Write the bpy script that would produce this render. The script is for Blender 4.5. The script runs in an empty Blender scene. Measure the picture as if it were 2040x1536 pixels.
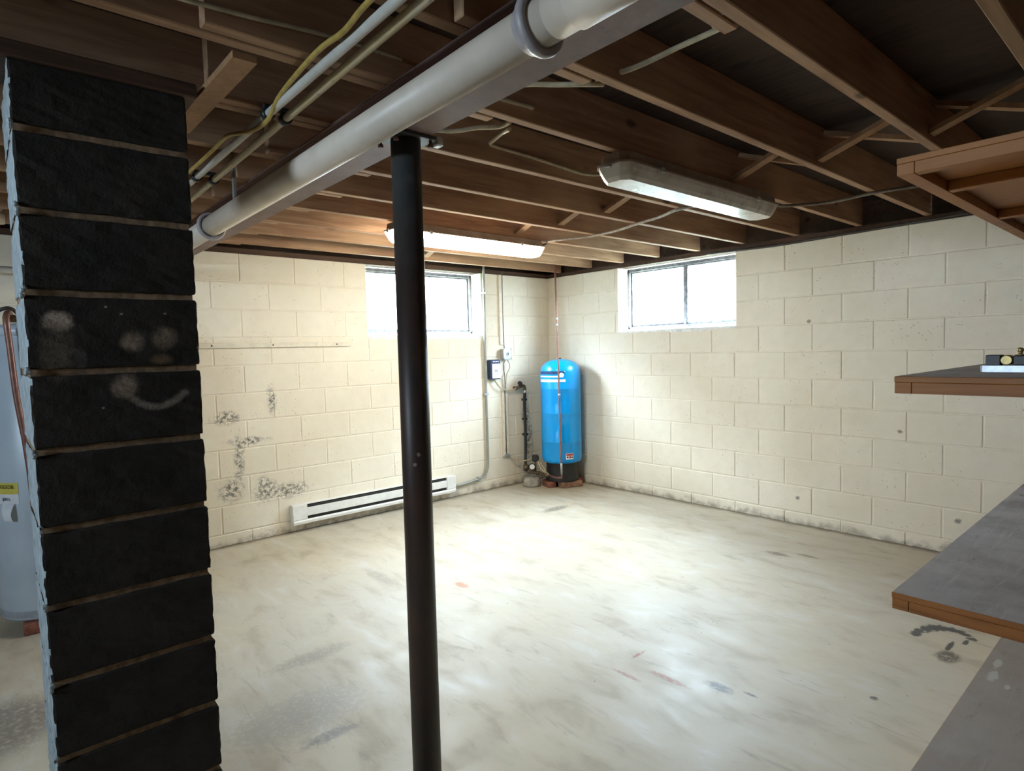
import bpy, bmesh, math, random
from mathutils import Vector, Matrix
random.seed(7)
PI = math.pi
S = bpy.context.scene
COL = S.collection

# ------------------------------------------------------------------ camera
CAM = Vector((-4.588, -4.6455, 1.3723))
cam_d = bpy.data.cameras.new('camera')
cam = bpy.data.objects.new('camera', cam_d)
COL.objects.link(cam)
cam_d.sensor_width = 36.0
cam_d.lens = 36.0 * 1207.42 / 2040.0
cam_d.clip_start = 0.02
yaw, pitch, roll = 0.7169, -0.0585, -0.0253
Fv = Vector((math.sin(yaw) * math.cos(pitch), math.cos(yaw) * math.cos(pitch), math.sin(pitch)))
Rv = Vector((math.cos(yaw), -math.sin(yaw), 0))
Uv = Rv.cross(Fv)
R2 = math.cos(roll) * Rv + math.sin(roll) * Uv
U2 = -math.sin(roll) * Rv + math.cos(roll) * Uv
M = Matrix.Identity(4)
for i in range(3):
    M[i][0] = R2[i]; M[i][1] = U2[i]; M[i][2] = -Fv[i]; M[i][3] = CAM[i]
cam.matrix_world = M
S.camera = cam

# ------------------------------------------------------------------ world, light, exposure
SKY = (0.66, 0.84, 1.0)
SKY_STRENGTH = 6.8
LAMP_STRENGTH = 2.6
w = bpy.data.worlds.new('sky'); S.world = w
w.use_nodes = True
bg = w.node_tree.nodes['Background']
bg.inputs[0].default_value = (*SKY, 1); bg.inputs[1].default_value = SKY_STRENGTH
S.view_settings.view_transform = 'Standard'
S.view_settings.look = 'None'
S.view_settings.gamma = 1.0
S.view_settings.use_curve_mapping = False
S.view_settings.exposure = 4.2
cy = S.cycles
cy.max_bounces = 10; cy.diffuse_bounces = 7; cy.glossy_bounces = 4; cy.transmission_bounces = 6
cy.transparent_max_bounces = 8
cy.caustics_reflective = False; cy.caustics_refractive = False
cy.sample_clamp_indirect = 6.0
cy.use_denoising = True
try:
    cy.denoiser = 'OPENIMAGEDENOISE'
    cy.denoising_prefilter = 'ACCURATE'
except Exception:
    pass

def portal(name, loc, rot, sx, sy):        # daylight portals: they only guide sampling of the sky through each window
    l = bpy.data.lights.new(name, 'AREA'); l.shape = 'RECTANGLE'; l.size = sx; l.size_y = sy
    l.cycles.is_portal = True
    o = bpy.data.objects.new(name, l); o.location = loc; o.rotation_euler = rot; COL.objects.link(o)
portal('portal_back', (-1.52, 0.23, 1.81), (-PI / 2, 0, 0), 1.24, 0.64)
portal('portal_right', (0.23, -1.55, 1.81), (0, PI / 2, 0), 0.64, 1.24)
portal('portal_left', (-7.83, -3.275, 1.92), (0, -PI / 2, 0), 0.42, 0.80)

# ------------------------------------------------------------------ node helpers
class NT:
    def __init__(s, name):
        s.m = bpy.data.materials.new(name); s.m.use_nodes = True
        s.t = s.m.node_tree; s.b = s.t.nodes['Principled BSDF']
        g = s.t.nodes.new('ShaderNodeNewGeometry'); s.pos = g.outputs['Position']; s.nor = g.outputs['True Normal']
    def set(s, sock, v):
        if hasattr(v, 'is_linked') or isinstance(v, bpy.types.NodeSocket): s.t.links.new(v, sock)
        else:
            if isinstance(v, (tuple, list)) and len(v) == 3 and sock.type == 'RGBA': v = (*v, 1)
            sock.default_value = v
    def vmul(s, a, v):
        n = s.t.nodes.new('ShaderNodeVectorMath'); n.operation = 'MULTIPLY'; s.set(n.inputs[0], a); s.set(n.inputs[1], v); return n.outputs[0]
    def vsub(s, a, v):
        n = s.t.nodes.new('ShaderNodeVectorMath'); n.operation = 'SUBTRACT'; s.set(n.inputs[0], a); s.set(n.inputs[1], v); return n.outputs[0]
    def vlen(s, a):
        n = s.t.nodes.new('ShaderNodeVectorMath'); n.operation = 'LENGTH'; s.set(n.inputs[0], a); return n.outputs['Value']
    def m_(s, op, a, b=0.0, c=0.0):
        n = s.t.nodes.new('ShaderNodeMath'); n.operation = op
        s.set(n.inputs[0], a); s.set(n.inputs[1], b); s.set(n.inputs[2], c); return n.outputs[0]
    def noise(s, vec, scale, detail=4, rough=0.55, dist=0.0):
        n = s.t.nodes.new('ShaderNodeTexNoise'); s.set(n.inputs['Vector'], vec); n.inputs['Scale'].default_value = scale
        n.inputs['Detail'].default_value = detail; n.inputs['Roughness'].default_value = rough; n.inputs['Distortion'].default_value = dist
        return n.outputs[0]
    def voro(s, vec, scale):
        n = s.t.nodes.new('ShaderNodeTexVoronoi'); s.set(n.inputs['Vector'], vec); n.inputs['Scale'].default_value = scale
        return n.outputs['Distance']
    def ramp(s, v, a, b, lo=0.0, hi=1.0):
        n = s.t.nodes.new('ShaderNodeMapRange'); n.interpolation_type = 'SMOOTHSTEP'
        s.set(n.inputs['Value'], v); n.inputs['From Min'].default_value = a; n.inputs['From Max'].default_value = b
        n.inputs['To Min'].default_value = lo; n.inputs['To Max'].default_value = hi; return n.outputs[0]
    def mix(s, f, a, b):
        n = s.t.nodes.new('ShaderNodeMix'); n.data_type = 'RGBA'
        s.set(n.inputs[0], f); s.set(n.inputs[6], a); s.set(n.inputs[7], b); return n.outputs[2]
    def bump(s, h, strength, dist=0.01):
        n = s.t.nodes.new('ShaderNodeBump'); n.inputs['Strength'].default_value = strength; n.inputs['Distance'].default_value = dist
        s.set(n.inputs['Height'], h); s.set(s.b.inputs['Normal'], n.outputs[0])
    def axis(s, v, i):
        n = s.t.nodes.new('ShaderNodeSeparateXYZ'); s.set(n.inputs[0], v); return n.outputs[i]
    def spot(s, c, r, n=None, amp=0.0, soft=0.25):      # a stain with its own place and ragged outline
        d = s.vlen(s.vmul(s.vsub(s.pos, c), tuple(1.0 / x for x in r)))
        if n is not None: d = s.m_('ADD', d, s.m_('MULTIPLY', s.m_('SUBTRACT', n, 0.5), amp))
        return s.ramp(d, 1 - soft, 1 + soft, 1, 0)
    def out(s, col=None, rough=None, metal=None, spec=None):
        if col is not None: s.set(s.b.inputs['Base Color'], col)
        if rough is not None: s.set(s.b.inputs['Roughness'], rough)
        if metal is not None: s.set(s.b.inputs['Metallic'], metal)
        if spec is not None: s.set(s.b.inputs['Specular IOR Level'], spec)
        return s.m

def plain(name, col, rough=0.5, metal=0.0, var=0.12, scale=25, bump=0.0):
    n = NT(name); k = n.noise(n.pos, scale, 5)
    dark = tuple(c * (1 - var * 1.6) for c in col); lite = tuple(min(1, c * (1 + var)) for c in col)
    c = n.mix(n.ramp(k, 0.3, 0.7), dark, lite)
    if bump: n.bump(k, bump, 0.004)
    return n.out(c, rough, metal)

def m_blockpaint():
    n = NT('cream_block_paint')
    p = n.pos
    big = n.noise(p, 1.6, 4); mid = n.noise(p, 14, 5); fine = n.noise(p, 120, 3); frag = n.noise(p, 36, 7, 0.8)
    col = n.mix(n.ramp(big, 0.3, 0.7), (0.765, 0.695, 0.565), (0.82, 0.755, 0.63))
    col = n.mix(n.ramp(mid, 0.35, 0.75, 0, 0.35), col, (0.71, 0.64, 0.51))
    # open pores of the block that the paint has not filled
    pore = n.m_('MULTIPLY', n.ramp(n.voro(p, 40), 0.17, 0.06), n.ramp(n.noise(p, 4.5, 3), 0.47, 0.62))
    col = n.mix(n.m_('MULTIPLY', pore, 0.7), col, (0.16, 0.14, 0.11))
    # grey mould patches on the back wall, each where it grows
    spots = [((-3.278, 0, 0.40), (.075, 1, .075)), ((-3.03, 0, 0.37), (.075, 1, .085)), ((-2.86, 0, 0.335), (.13, 1, .06)),
             ((-3.28, 0, 0.93), (.09, 1, .04)), ((-3.206, 0, 0.62), (.03, 1, .17)), ((-2.954, 0, 1.04), (.03, 1, .10)),
             ((-0.32, 0, 0.45), (.05, 1, .18)), ((-0.36, 0, 0.72), (.05, 1, .10)), ((-3.14, 0, .75), (.12, 1, .025))]
    tot = None
    for c, r in spots:
        q = n.spot(c, r, mid, 2.2, 0.6); tot = q if tot is None else n.m_('MAXIMUM', tot, q)
    mould = n.m_('MULTIPLY', tot, n.ramp(frag, 0.44, 0.56))
    col = n.mix(n.m_('MULTIPLY', mould, 0.85), col, (0.07, 0.075, 0.075))
    # chips on the right wall
    hs = [((0, -3.313, 0.763), .016), ((0, -2.719, 1.528), .016), ((0, -3.64, .22), .02), ((0, -2.64, .20), .018)]
    tot = None
    for c, r in hs:
        q = n.spot(c, (1, r * .8, r * .7), frag, 4.0, 0.5); tot = q if tot is None else n.m_('MAXIMUM', tot, q)
    col = n.mix(n.m_('MULTIPLY', tot, .8), col, (0.15, 0.13, 0.11))
    # dirt line along the foot of the walls
    z = n.axis(p, 2)
    d = n.m_('ADD', z, n.m_('MULTIPLY', n.noise(p, 9, 4), -0.16))
    dirt = n.m_('MULTIPLY', n.ramp(d, -0.085, -0.01, 1, 0), n.ramp(mid, .32, .6))
    col = n.mix(n.m_('MULTIPLY', dirt, .62), col, (0.17, 0.13, 0.085))
    h = n.m_('ADD', n.m_('MULTIPLY', fine, .35), n.m_('ADD', n.m_('MULTIPLY', mid, .5), n.m_('MULTIPLY', pore, -1.2)))
    n.bump(h, 0.45, 0.004)
    return n.out(col, 0.62, 0, 0.35)

def m_floor():
    n = NT('worn_painted_concrete'); p = n.pos
    a = n.noise(p, 0.8, 5, .6); b = n.noise(n.vmul(p, (1.6, 0.7, 1)), 4.5, 6, .62, 0.4); c = n.noise(p, 38, 5, .7); f = n.noise(p, 150, 3)
    col = n.mix(n.ramp(a, .35, .68), (0.49, 0.445, 0.36), (0.525, 0.455, 0.335))
    col = n.mix(n.ramp(b, .48, .72, 0, .65), col, (0.36, 0.30, 0.22))
    col = n.mix(n.ramp(b, .46, .3, 0, .45), col, (0.57, 0.56, 0.535))
    sc = n.noise(n.vmul(p, (5.0, 1.0, 1)), 3.2, 6, .68, .8)
    col = n.mix(n.m_('MULTIPLY', n.ramp(sc, .57, .70), .48), col, (0.30, 0.26, 0.21))
    # dark specks
    sp = n.m_('MULTIPLY', n.ramp(n.voro(p, 16), .09, .04), n.ramp(n.noise(p, 2.2, 3), .52, .62))
    col = n.mix(n.m_('MULTIPLY', sp, .75), col, (0.10, 0.09, 0.085))
    # ring stains and chips where the paint has come off
    ring = None
    for x, y, rx, ry in ((-1.375, -3.785, .03, .016), (-1.33, -3.790, .034, .016), (-1.285, -3.805, .034, .022), (-1.25, -3.825, .034, .024), (-1.225, -3.852, .03, .022), (-1.212, -3.885, .022, .022), (-1.21, -3.915, .018, .022),
                         (-1.225, -3.945, .016, .02), (-1.255, -3.975, .016, .016), (-1.31, -3.965, .026, .008), (-1.40, -3.925, .05, .008)):
        q = n.spot((x, y, 0), (rx * 1.15, ry * 1.25, 1), c, 2.4, .3); ring = q if ring is None else n.m_('MAXIMUM', ring, q)
    col = n.mix(n.m_('MULTIPLY', ring, .92), col, (0.055, 0.05, 0.05))
    for ce, r, cc, am in (((-1.515, -3.945, 0), (.06, .042, 1), (.085, .068, .052), .9), ((-2.435, -3.395, 0), (.028, .055, 1), (.11, .105, .11), 1.3),
                          ((-2.395, -3.505, 0), (.008, .028, 1), (.13, .12, .12), .9), ((-2.08, -3.84, 0), (.014, .014, 1), (.06, .05, .05), .7),
                          ((-.75, -2.84, 0), (.03, .075, 1), (.20, .15, .10), 1.2), ((-.66, -2.99, 0), (.02, .07, 1), (.24, .18, .12), 1.2),
                          ((-.95, -1.0, 0), (.14, .05, 1), (.20, .16, .12), 1.2), ((-2.54, -1.80, 0), (.03, .055, 1), (.46, .20, .11), 1.5),
                          ((-2.63, -3.085, 0), (.012, .065, 1), (.36, .19, .15), 1.4), ((-2.455, -3.012, 0), (.045, .008, 1), (.36, .13, .11), .7),
                          ((-2.53, -3.22, 0), (.016, .09, 1), (.36, .19, .15), 1.5), ((-3.54, -2.0, 0), (.17, .05, 1), (.34, .30, .245), 2.0),
                          ((-3.75, -2.40, 0), (.22, .14, 1), (.36, .33, .28), 2.2), ((-3.72, -2.6, 0), (.10, .03, 1), (.26, .24, .21), 2.0), ((-2.82, -1.35, 0), (.04, .20, 1), (.36, .31, .25), 2.0),
                          ((-4.62, -1.70, 0), (.20, .22, 1), (.20, .17, .15), .9)):
        col = n.mix(n.m_('MULTIPLY', n.spot(ce, r, c, am * 1.6, .35), n.ramp(c, .34, .54, .25, .9)), col, cc)
    # dirt swept against the two block walls
    ex = n.m_('MAXIMUM', n.axis(p, 0), n.axis(p, 1))
    dirt = n.ramp(n.m_('ADD', ex, n.m_('MULTIPLY', n.noise(p, 7, 4), .10)), -.03, .045)
    col = n.mix(n.m_('MULTIPLY', dirt, .7), col, (0.16, 0.12, 0.08))
    n.bump(n.m_('ADD', n.m_('MULTIPLY', c, .6), n.m_('MULTIPLY', f, .3)), .25, .003)
    return n.out(col, n.ramp(b, .3, .7, .46, .62), 0, .34)

def m_wood(name, dark, mid, lite, along=0, rough=.7, ring=9.0, knots=True, bump=.15):
    n = NT(name); sc = [ring * 4, ring * 4, ring * 4]; sc[along] = ring * .28
    g = n.noise(n.vmul(n.pos, tuple(sc)), 1.0, 5, .6, .6)
    bl = n.noise(n.pos, 1.3, 3)
    col = n.mix(n.ramp(g, .32, .68), dark, mid)
    col = n.mix(n.ramp(bl, .42, .72, 0, .75), col, lite)
    if knots:
        ks = [5.0, 5.0, 5.0]; ks[along] = 2.4
        k = n.ramp(n.voro(n.vmul(n.pos, tuple(ks)), 1.0), .13, .06)
        col = n.mix(n.m_('MULTIPLY', k, .8), col, tuple(c * .25 for c in dark))
    n.bump(g, bump, .003)
    return n.out(col, rough, 0, .3)

MT = {}
MT['block'] = m_blockpaint()
MT['floor'] = m_floor()
MT['joist'] = m_wood('aged_joist_wood', (0.26, 0.138, 0.080), (0.41, 0.245, 0.148), (0.51, 0.325, 0.19), 0)
MT['board_y'] = m_wood('aged_board_wood', (0.17, 0.08, 0.042), (0.26, 0.13, 0.07), (0.33, 0.175, 0.09), 1)
MT['brace'] = m_wood('bridging_wood', (0.27, 0.145, 0.075), (0.36, 0.20, 0.10), (0.42, 0.25, 0.13), 2, knots=False)
MT['trim_wood'] = m_wood('orange_shelf_wood', (0.20, 0.066, 0.016), (0.37, 0.135, 0.034), (0.44, 0.18, 0.05), 1, .5, knots=False)
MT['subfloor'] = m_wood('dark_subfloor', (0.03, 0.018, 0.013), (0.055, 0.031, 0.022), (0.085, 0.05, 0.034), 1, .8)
def m_ply():
    n = NT('dusty_grey_plywood'); p = n.pos
    g = n.noise(n.vmul(p, (1.2, 14, 1)), 3, 6, .65, .4); b = n.noise(p, 5, 5, .65); c = n.noise(p, 60, 4, .7)
    col = n.mix(n.ramp(b, .3, .7), (.27, .25, .24), (.43, .415, .41))
    col = n.mix(n.ramp(g, .5, .72, 0, .5), col, (.54, .53, .525))
    dk = n.m_('MULTIPLY', n.ramp(n.noise(n.vmul(p, (2, 6, 1)), 3.5, 5, .7), .60, .72), .7)
    col = n.mix(dk, col, (.09, .075, .065))
    for ce, r in (((-1.60, -4.13, .07), (.05, .012, .05)), ((-1.72, -4.135, .07), (.05, .016, .05)), ((-1.78, -4.19, .07), (.018, .008, .05))):
        col = n.mix(n.spot(ce, r, n.noise(p, 28, 4, .7), 2.2, .2), col, (.78, .80, .76))
    # the lowest shelf is browner than the grey ones above
    lo = n.ramp(n.axis(p, 2), .2, .4, 1, 0)
    col = n.mix(n.m_('MULTIPLY', lo, .7), col, (.21, .155, .115))
    n.bump(g, .2, .003)
    return n.out(col, .62, 0, .4)
MT['ply'] = m_ply()
MT['bounce_dark'] = plain('dark_bounce_cut_wall', (.13, .12, .11), .9, 0, .2, 20, .3)  # for the unseen walls: dark tone put in to cut bounced light
MT['dark_plate'] = m_wood('dark_sill_plate', (0.05, 0.027, 0.018), (0.09, 0.048, 0.03), (0.13, 0.07, 0.045), 0)
MT['white_paint'] = plain('white_sill_paint', (.80, .79, .75), .55)
MT['cream_wood'] = plain('cream_painted_wood', (.74, .68, .55), .55, 0, .06)
MT['heater_paint'] = plain('ivory_heater_enamel', (.80, .80, .77), .35, 0, .04)
MT['dark'] = plain('gap_shade_and_screw', (.03, .028, .025), .7)  # near-black shade colour for the heater gap, also the dark screws
MT['frame'] = plain('weathered_window_metal', (.20, .20, .21), .55, .2, .25)
MT['concrete'] = plain('bare_concrete', (.36, .34, .30), .85, 0, .2, 20, .3)
def m_glass():
    n = NT('window_glass'); t = n.t
    tr = t.nodes.new('ShaderNodeBsdfTransparent'); gl = t.nodes.new('ShaderNodeBsdfGlossy'); mx = t.nodes.new('ShaderNodeMixShader'); fr = t.nodes.new('ShaderNodeValue')
    tr.inputs[0].default_value = (.97, .98, .98, 1); gl.inputs['Roughness'].default_value = .03; fr.outputs[0].default_value = .05
    t.links.new(fr.outputs[0], mx.inputs[0]); t.links.new(tr.outputs[0], mx.inputs[1]); t.links.new(gl.outputs[0], mx.inputs[2])
    t.links.new(mx.outputs[0], t.nodes['Material Output'].inputs[0]); return n.m
MT['glass'] = m_glass()
def m_beam():
    n = NT('rusted_purple_brown_steel'); a = n.noise(n.pos, 6, 6, .65); b = n.noise(n.pos, 45, 5, .7)
    col = n.mix(n.ramp(a, .3, .7), (.155, .090, .076), (.22, .135, .117))
    col = n.mix(n.ramp(b, .58, .72, 0, .7), col, (.07, .038, .03))
    n.bump(b, .25, .003); return n.out(col, .58, 0, .4)
MT['beam'] = m_beam()
def m_post():
    n = NT('brown_black_post_paint'); a = n.noise(n.vmul(n.pos, (1, 1, .5)), 9, 6, .65); b = n.noise(n.pos, 60, 4, .7)
    z = n.axis(n.pos, 2)
    low = n.mix(n.ramp(a, .35, .65), (.030, .021, .018), (.052, .026, .018))
    top = n.mix(n.ramp(a, .35, .65), (.042, .045, .044), (.055, .056, .054))
    col = n.mix(n.ramp(n.m_('ADD', z, n.m_('MULTIPLY', a, .5)), 1.75, 2.15), low, top)
    col = n.mix(n.ramp(b, .66, .74, 0, .6), col, (.11, .055, .03))
    for ce in ((-3.60, -3.075, 1.06), (-3.61, -3.07, 1.03)):
        col = n.mix(n.spot(ce, (.005, .05, .006), b, 2.0, .3), col, (.20, .17, .14))
    n.bump(n.m_('ADD', a, n.m_('MULTIPLY', b, .4)), .18, .004); return n.out(col, .46, 0, .35)
MT['post'] = m_post()
def m_pier():
    n = NT('dark_cinder_block'); p = n.pos
    a = n.noise(p, 7, 5, .6); b = n.noise(p, 55, 5, .75); m = n.noise(p, 18, 5, .7)
    col = n.mix(n.ramp(a, .3, .7), (.018, .0145, .012), (.031, .025, .020))
    col = n.mix(n.ramp(b, .62, .74, 0, .5), col, (.055, .046, .037))
    # tan smudges and a chalked smile rubbed onto the two middle blocks
    Y = -2.69
    def sm(c, r, a_, soft, cc, k, col):
        return n.mix(n.m_('MULTIPLY', n.spot((c[0], Y, c[1]), (r[0], 1, r[1]), m, a_, soft), n.ramp(b, .30, .62, k * .45, k)), col, cc)
    T = (.34, .25, .18)
    col = sm((-4.435, 1.475), (.030, .024), 1.6, .35, (.50, .38, .30), 1.0, col)
    col = sm((-4.442, 1.40), (.034, .07), .9, .5, (.12, .09, .065), .8, col)
    col = sm((-4.392, 1.375), (.012, .03), .8, .4, (.09, .075, .07), .7, col)
    col = sm((-4.272, 1.420), (.024, .024), 1.1, .6, T, .75, col)
    col = sm((-4.196, 1.432), (.026, .026), 1.1, .6, T, .65, col)
    col = sm((-4.206, 1.372), (.024, .012), 1.1, .6, (.28, .17, .09), .6, col)
    col = sm((-4.298, 1.300), (.026, .026), 1.1, .6, T, .8, col)
    for x, z in ((-4.290, 1.277), (-4.276, 1.262), (-4.262, 1.251), (-4.247, 1.243), (-4.232, 1.239), (-4.217, 1.238), (-4.202, 1.241), (-4.188, 1.246), (-4.175, 1.254), (-4.163, 1.263), (-4.152, 1.273)):
        col = sm((x, z), (.012, .009), 1.2, .7, (.27, .225, .18), .7, col)
    for c in ((-4.33, 1.515), (-4.295, 1.497), (-4.35, 1.245), (-4.19, 1.50)):
        col = sm(c, (.0035, .003), .6, .3, (.32, .27, .24), .9, col)
    n.bump(n.m_('ADD', a, n.m_('MULTIPLY', b, .8)), .7, .006); return n.out(col, .85, 0, .25)
MT['pier'] = m_pier()
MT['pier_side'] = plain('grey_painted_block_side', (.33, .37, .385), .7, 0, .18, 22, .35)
MT['mortar'] = plain('brown_mortar', (.27, .175, .10), .9, 0, .25, 40, .5)
MT['pvc'] = plain('white_pvc', (.69, .59, .49), .45, 0, .07, 6)
MT['pvc_dark'] = plain('grimy_pvc_collar', (.36, .32, .325), .45, 0, .15, 20)
MT['cpvc'] = plain('white_water_pipe', (.62, .60, .56), .42, 0, .08, 12)
def m_yellowed():
    n = NT('yellowed_water_pipe'); a = n.noise(n.vmul(n.pos, (1, .35, 1)), 16, 4, .6); b = n.noise(n.vmul(n.pos, (1, .5, 1)), 60, 3)
    col = n.mix(n.ramp(a, .35, .7), (.55, .44, .23), (.58, .50, .36))
    col = n.mix(n.m_('MULTIPLY', n.ramp(b, .60, .68), .55), col, (.16, .13, .10)); return n.out(col, .45)
MT['yellowed'] = m_yellowed()
MT['black'] = plain('black_plastic', (.018, .018, .018), .45)
MT['rubber'] = plain('black_rubber_hose', (.02, .019, .018), .4)
MT['yellow_cable'] = plain('yellow_cable_jacket', (.46, .32, .08), .5, 0, .12, 30)
MT['white_cable'] = plain('aged_white_cable', (.48, .40, .27), .55, 0, .12, 30)
MT['grey_cable'] = plain('grey_cable_jacket', (.20, .17, .145), .55, 0, .2, 40)
MT['dark_cable'] = plain('dark_cable', (.05, .04, .035), .6)
MT['housing'] = plain('grimy_light_housing', (.30, .245, .20), .55, 0, .15, 9)
def m_diffuser():
    n = NT('dusty_white_diffuser'); a = n.noise(n.pos, 8, 5, .6)
    c = n.mix(n.ramp(a, .3, .72), (.50, .47, .41), (.74, .72, .69)); return n.out(c, n.ramp(a, .3, .7, .22, .42), 0, .6)
MT['diffuser'] = m_diffuser()
def m_lit():
    n = NT('lit_diffuser'); n.out((.8, .8, .75), .4)
    n.b.inputs['Emission Color'].default_value = (1.0, .91, .72, 1); n.b.inputs['Emission Strength'].default_value = LAMP_STRENGTH; return n.m
MT['lit'] = m_lit()
MT['blue'] = plain('glossy_blue_tank_paint', (.0, .33, .84), .28, 0, .04, 5)
MT['tank_base'] = plain('black_tank_skirt', (.022, .023, .026), .45)
MT['brick'] = plain('red_brick', (.27, .10, .065), .85, 0, .3, 30, .5)
MT['brick_pale'] = plain('pale_worn_brick', (.36, .20, .13), .85, 0, .3, 20, .5)
MT['label_navy'] = plain('navy_label_print', (.02, .05, .16), .4)
MT['label_white'] = plain('white_label_paper', (.82, .84, .86), .45, 0, .03)
MT['label_red'] = plain('red_sticker_print', (.50, .07, .06), .45)
MT['label_yellow'] = plain('yellow_label_print', (.72, .60, .10), .5, 0, .05)
MT['ink'] = plain('black_ink', (.02, .02, .02), .6)
MT['navy_box'] = plain('navy_switch_box', (.030, .050, .10), .4)
MT['galv'] = plain('galvanised_steel', (.50, .52, .53), .38, .7, .12, 20)
MT['conduit'] = plain('grey_painted_conduit', (.31, .32, .29), .42, .2, .08, 14)
MT['copper'] = plain('tarnished_copper', (.27, .13, .10), .42, .35, .15, 25)
MT['brass'] = plain('dull_brass', (.40, .30, .13), .4, .75, .2, 50)
MT['valve'] = plain('corroded_brass_valve', (.16, .12, .075), .5, .5, .35, 60, .3)
MT['tank_white'] = plain('white_heater_enamel', (.54, .61, .68), .35, 0, .04, 4)
MT['tank_rim'] = plain('grey_heater_rim', (.40, .43, .47), .4, 0, .1)
MT['chrome'] = plain('grey_cast_metal', (.33, .34, .37), .32, .8, .1, 40)
MT['gauge'] = plain('gauge_face', (.82, .82, .78), .4, 0, .02)

# ------------------------------------------------------------------ mesh helpers
class MB:
    def __init__(s): s.bm = bmesh.new()
    def box(s, x0, x1, y0, y1, z0, z1, bev=0.0, mi=0):
        return s.obox(Vector(((x0 + x1) / 2, (y0 + y1) / 2, (z0 + z1) / 2)), (x1 - x0, y1 - y0, z1 - z0), None, bev, mi)
    def obox(s, c, d, rot=None, bev=0.0, mi=0):
        mat = Matrix.Translation(c) @ (rot.to_4x4() if rot is not None else Matrix.Identity(4)) @ Matrix.Diagonal((d[0], d[1], d[2], 1))
        r = bmesh.ops.create_cube(s.bm, size=1.0, matrix=mat)
        vs = set(r['verts']); fs = [f for f in s.bm.faces if all(v in vs for v in f.verts)]
        for f in fs: f.material_index = mi
        if bev > 0:
            es = [e for e in s.bm.edges if e.verts[0] in vs and e.verts[1] in vs]
            bmesh.ops.bevel(s.bm, geom=es, offset=bev, segments=1, affect='EDGES', profile=.5)
        return s
    def bar(s, a, b, w_, t_, up=(0, 0, 1), bev=0.0):            # a stick from a to b, w_ across, t_ along 'up'
        a, b = Vector(a), Vector(b); d = (b - a); L = d.length; d.normalize()
        u = Vector(up); side = d.cross(u).normalized(); u = side.cross(d)
        rot = Matrix((d, side, u)).transposed()
        return s.obox((a + b) / 2, (L, w_, t_), rot, bev)
    def tube(s, pts, r, n=10, cap=True, smooth=0):
        pts = [Vector(p) for p in pts]
        if smooth: pts = spline(pts, smooth)
        rs = r if isinstance(r, (list, tuple)) else [r] * len(pts)
        if len(rs) != len(pts): rs = [rs[0]] * len(pts)
        t0 = (pts[1] - pts[0]).normalized(); ref = Vector((0, 0, 1)) if abs(t0.z) < .9 else Vector((1, 0, 0))
        u = (ref - t0 * ref.dot(t0)).normalized(); rings = []
        for i, p in enumerate(pts):
            t = (pts[min(i + 1, len(pts) - 1)] - pts[max(i - 1, 0)]).normalized()
            u = (u - t * u.dot(t)).normalized(); v = t.cross(u)
            rings.append([s.bm.verts.new(p + rs[i] * (math.cos(2 * PI * k / n) * u + math.sin(2 * PI * k / n) * v)) for k in range(n)])
        for a, b in zip(rings, rings[1:]):
            for k in range(n):
                f = s.bm.faces.new((a[k], a[(k + 1) % n], b[(k + 1) % n], b[k])); f.smooth = True
        if cap:
            s.bm.faces.new(list(reversed(rings[0]))); s.bm.faces.new(rings[-1])
        return s
    def lathe(s, prof, c=(0, 0, 0), n=40, axis=None, cap=True):   # prof: (r, h) pairs along the axis
        c = Vector(c); ax = Vector(axis or (0, 0, 1)).normalized()
        ref = Vector((1, 0, 0)) if abs(ax.x) < .9 else Vector((0, 1, 0)); u = (ref - ax * ref.dot(ax)).normalized(); v = ax.cross(u); rings = []
        for r, h in prof:
            r = max(r, 1e-4)
            rings.append([s.bm.verts.new(c + ax * h + r * (math.cos(2 * PI * k / n) * u + math.sin(2 * PI * k / n) * v)) for k in range(n)])
        for a, b in zip(rings, rings[1:]):
            for k in range(n):
                f = s.bm.faces.new((a[k], a[(k + 1) % n], b[(k + 1) % n], b[k])); f.smooth = True
        if cap:
            s.bm.faces.new(list(reversed(rings[0]))); s.bm.faces.new(rings[-1])
        return s
    def loft(s, rings, cap=True):
        R = [[s.bm.verts.new(Vector(p)) for p in r] for r in rings]; n = len(R[0])
        for a, b in zip(R, R[1:]):
            for k in range(n): s.bm.faces.new((a[k], a[(k + 1) % n], b[(k + 1) % n], b[k]))
        if cap: s.bm.faces.new(list(reversed(R[0]))); s.bm.faces.new(R[-1])
        return s
    def mesh(s, name, mats):
        bmesh.ops.recalc_face_normals(s.bm, faces=s.bm.faces)
        me = bpy.data.meshes.new(name); s.bm.to_mesh(me); s.bm.free()
        for m in (mats if isinstance(mats, (list, tuple)) else [mats]): me.materials.append(m)
        return me
    def build_top(s, name, mats, parent=None):                # second material on the upward faces
        bmesh.ops.recalc_face_normals(s.bm, faces=s.bm.faces)
        for f in s.bm.faces: f.material_index = 1 if f.normal.z > .9 else 0
        return s.build(name, mats, parent)
    def build(s, name, mats, parent=None):
        return link(name, s.mesh(name, mats), parent)

def spline(P, n):                                               # Catmull-Rom through the points
    out = []
    for i in range(len(P) - 1):
        p0, p1, p2, p3 = P[max(i - 1, 0)], P[i], P[i + 1], P[min(i + 2, len(P) - 1)]
        for k in range(n):
            t = k / n
            out.append(.5 * ((2 * p1) + (p2 - p0) * t + (2 * p0 - 5 * p1 + 4 * p2 - p3) * t * t + (3 * p1 - p0 - 3 * p2 + p3) * t ** 3))
    out.append(P[-1]); return out

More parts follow.
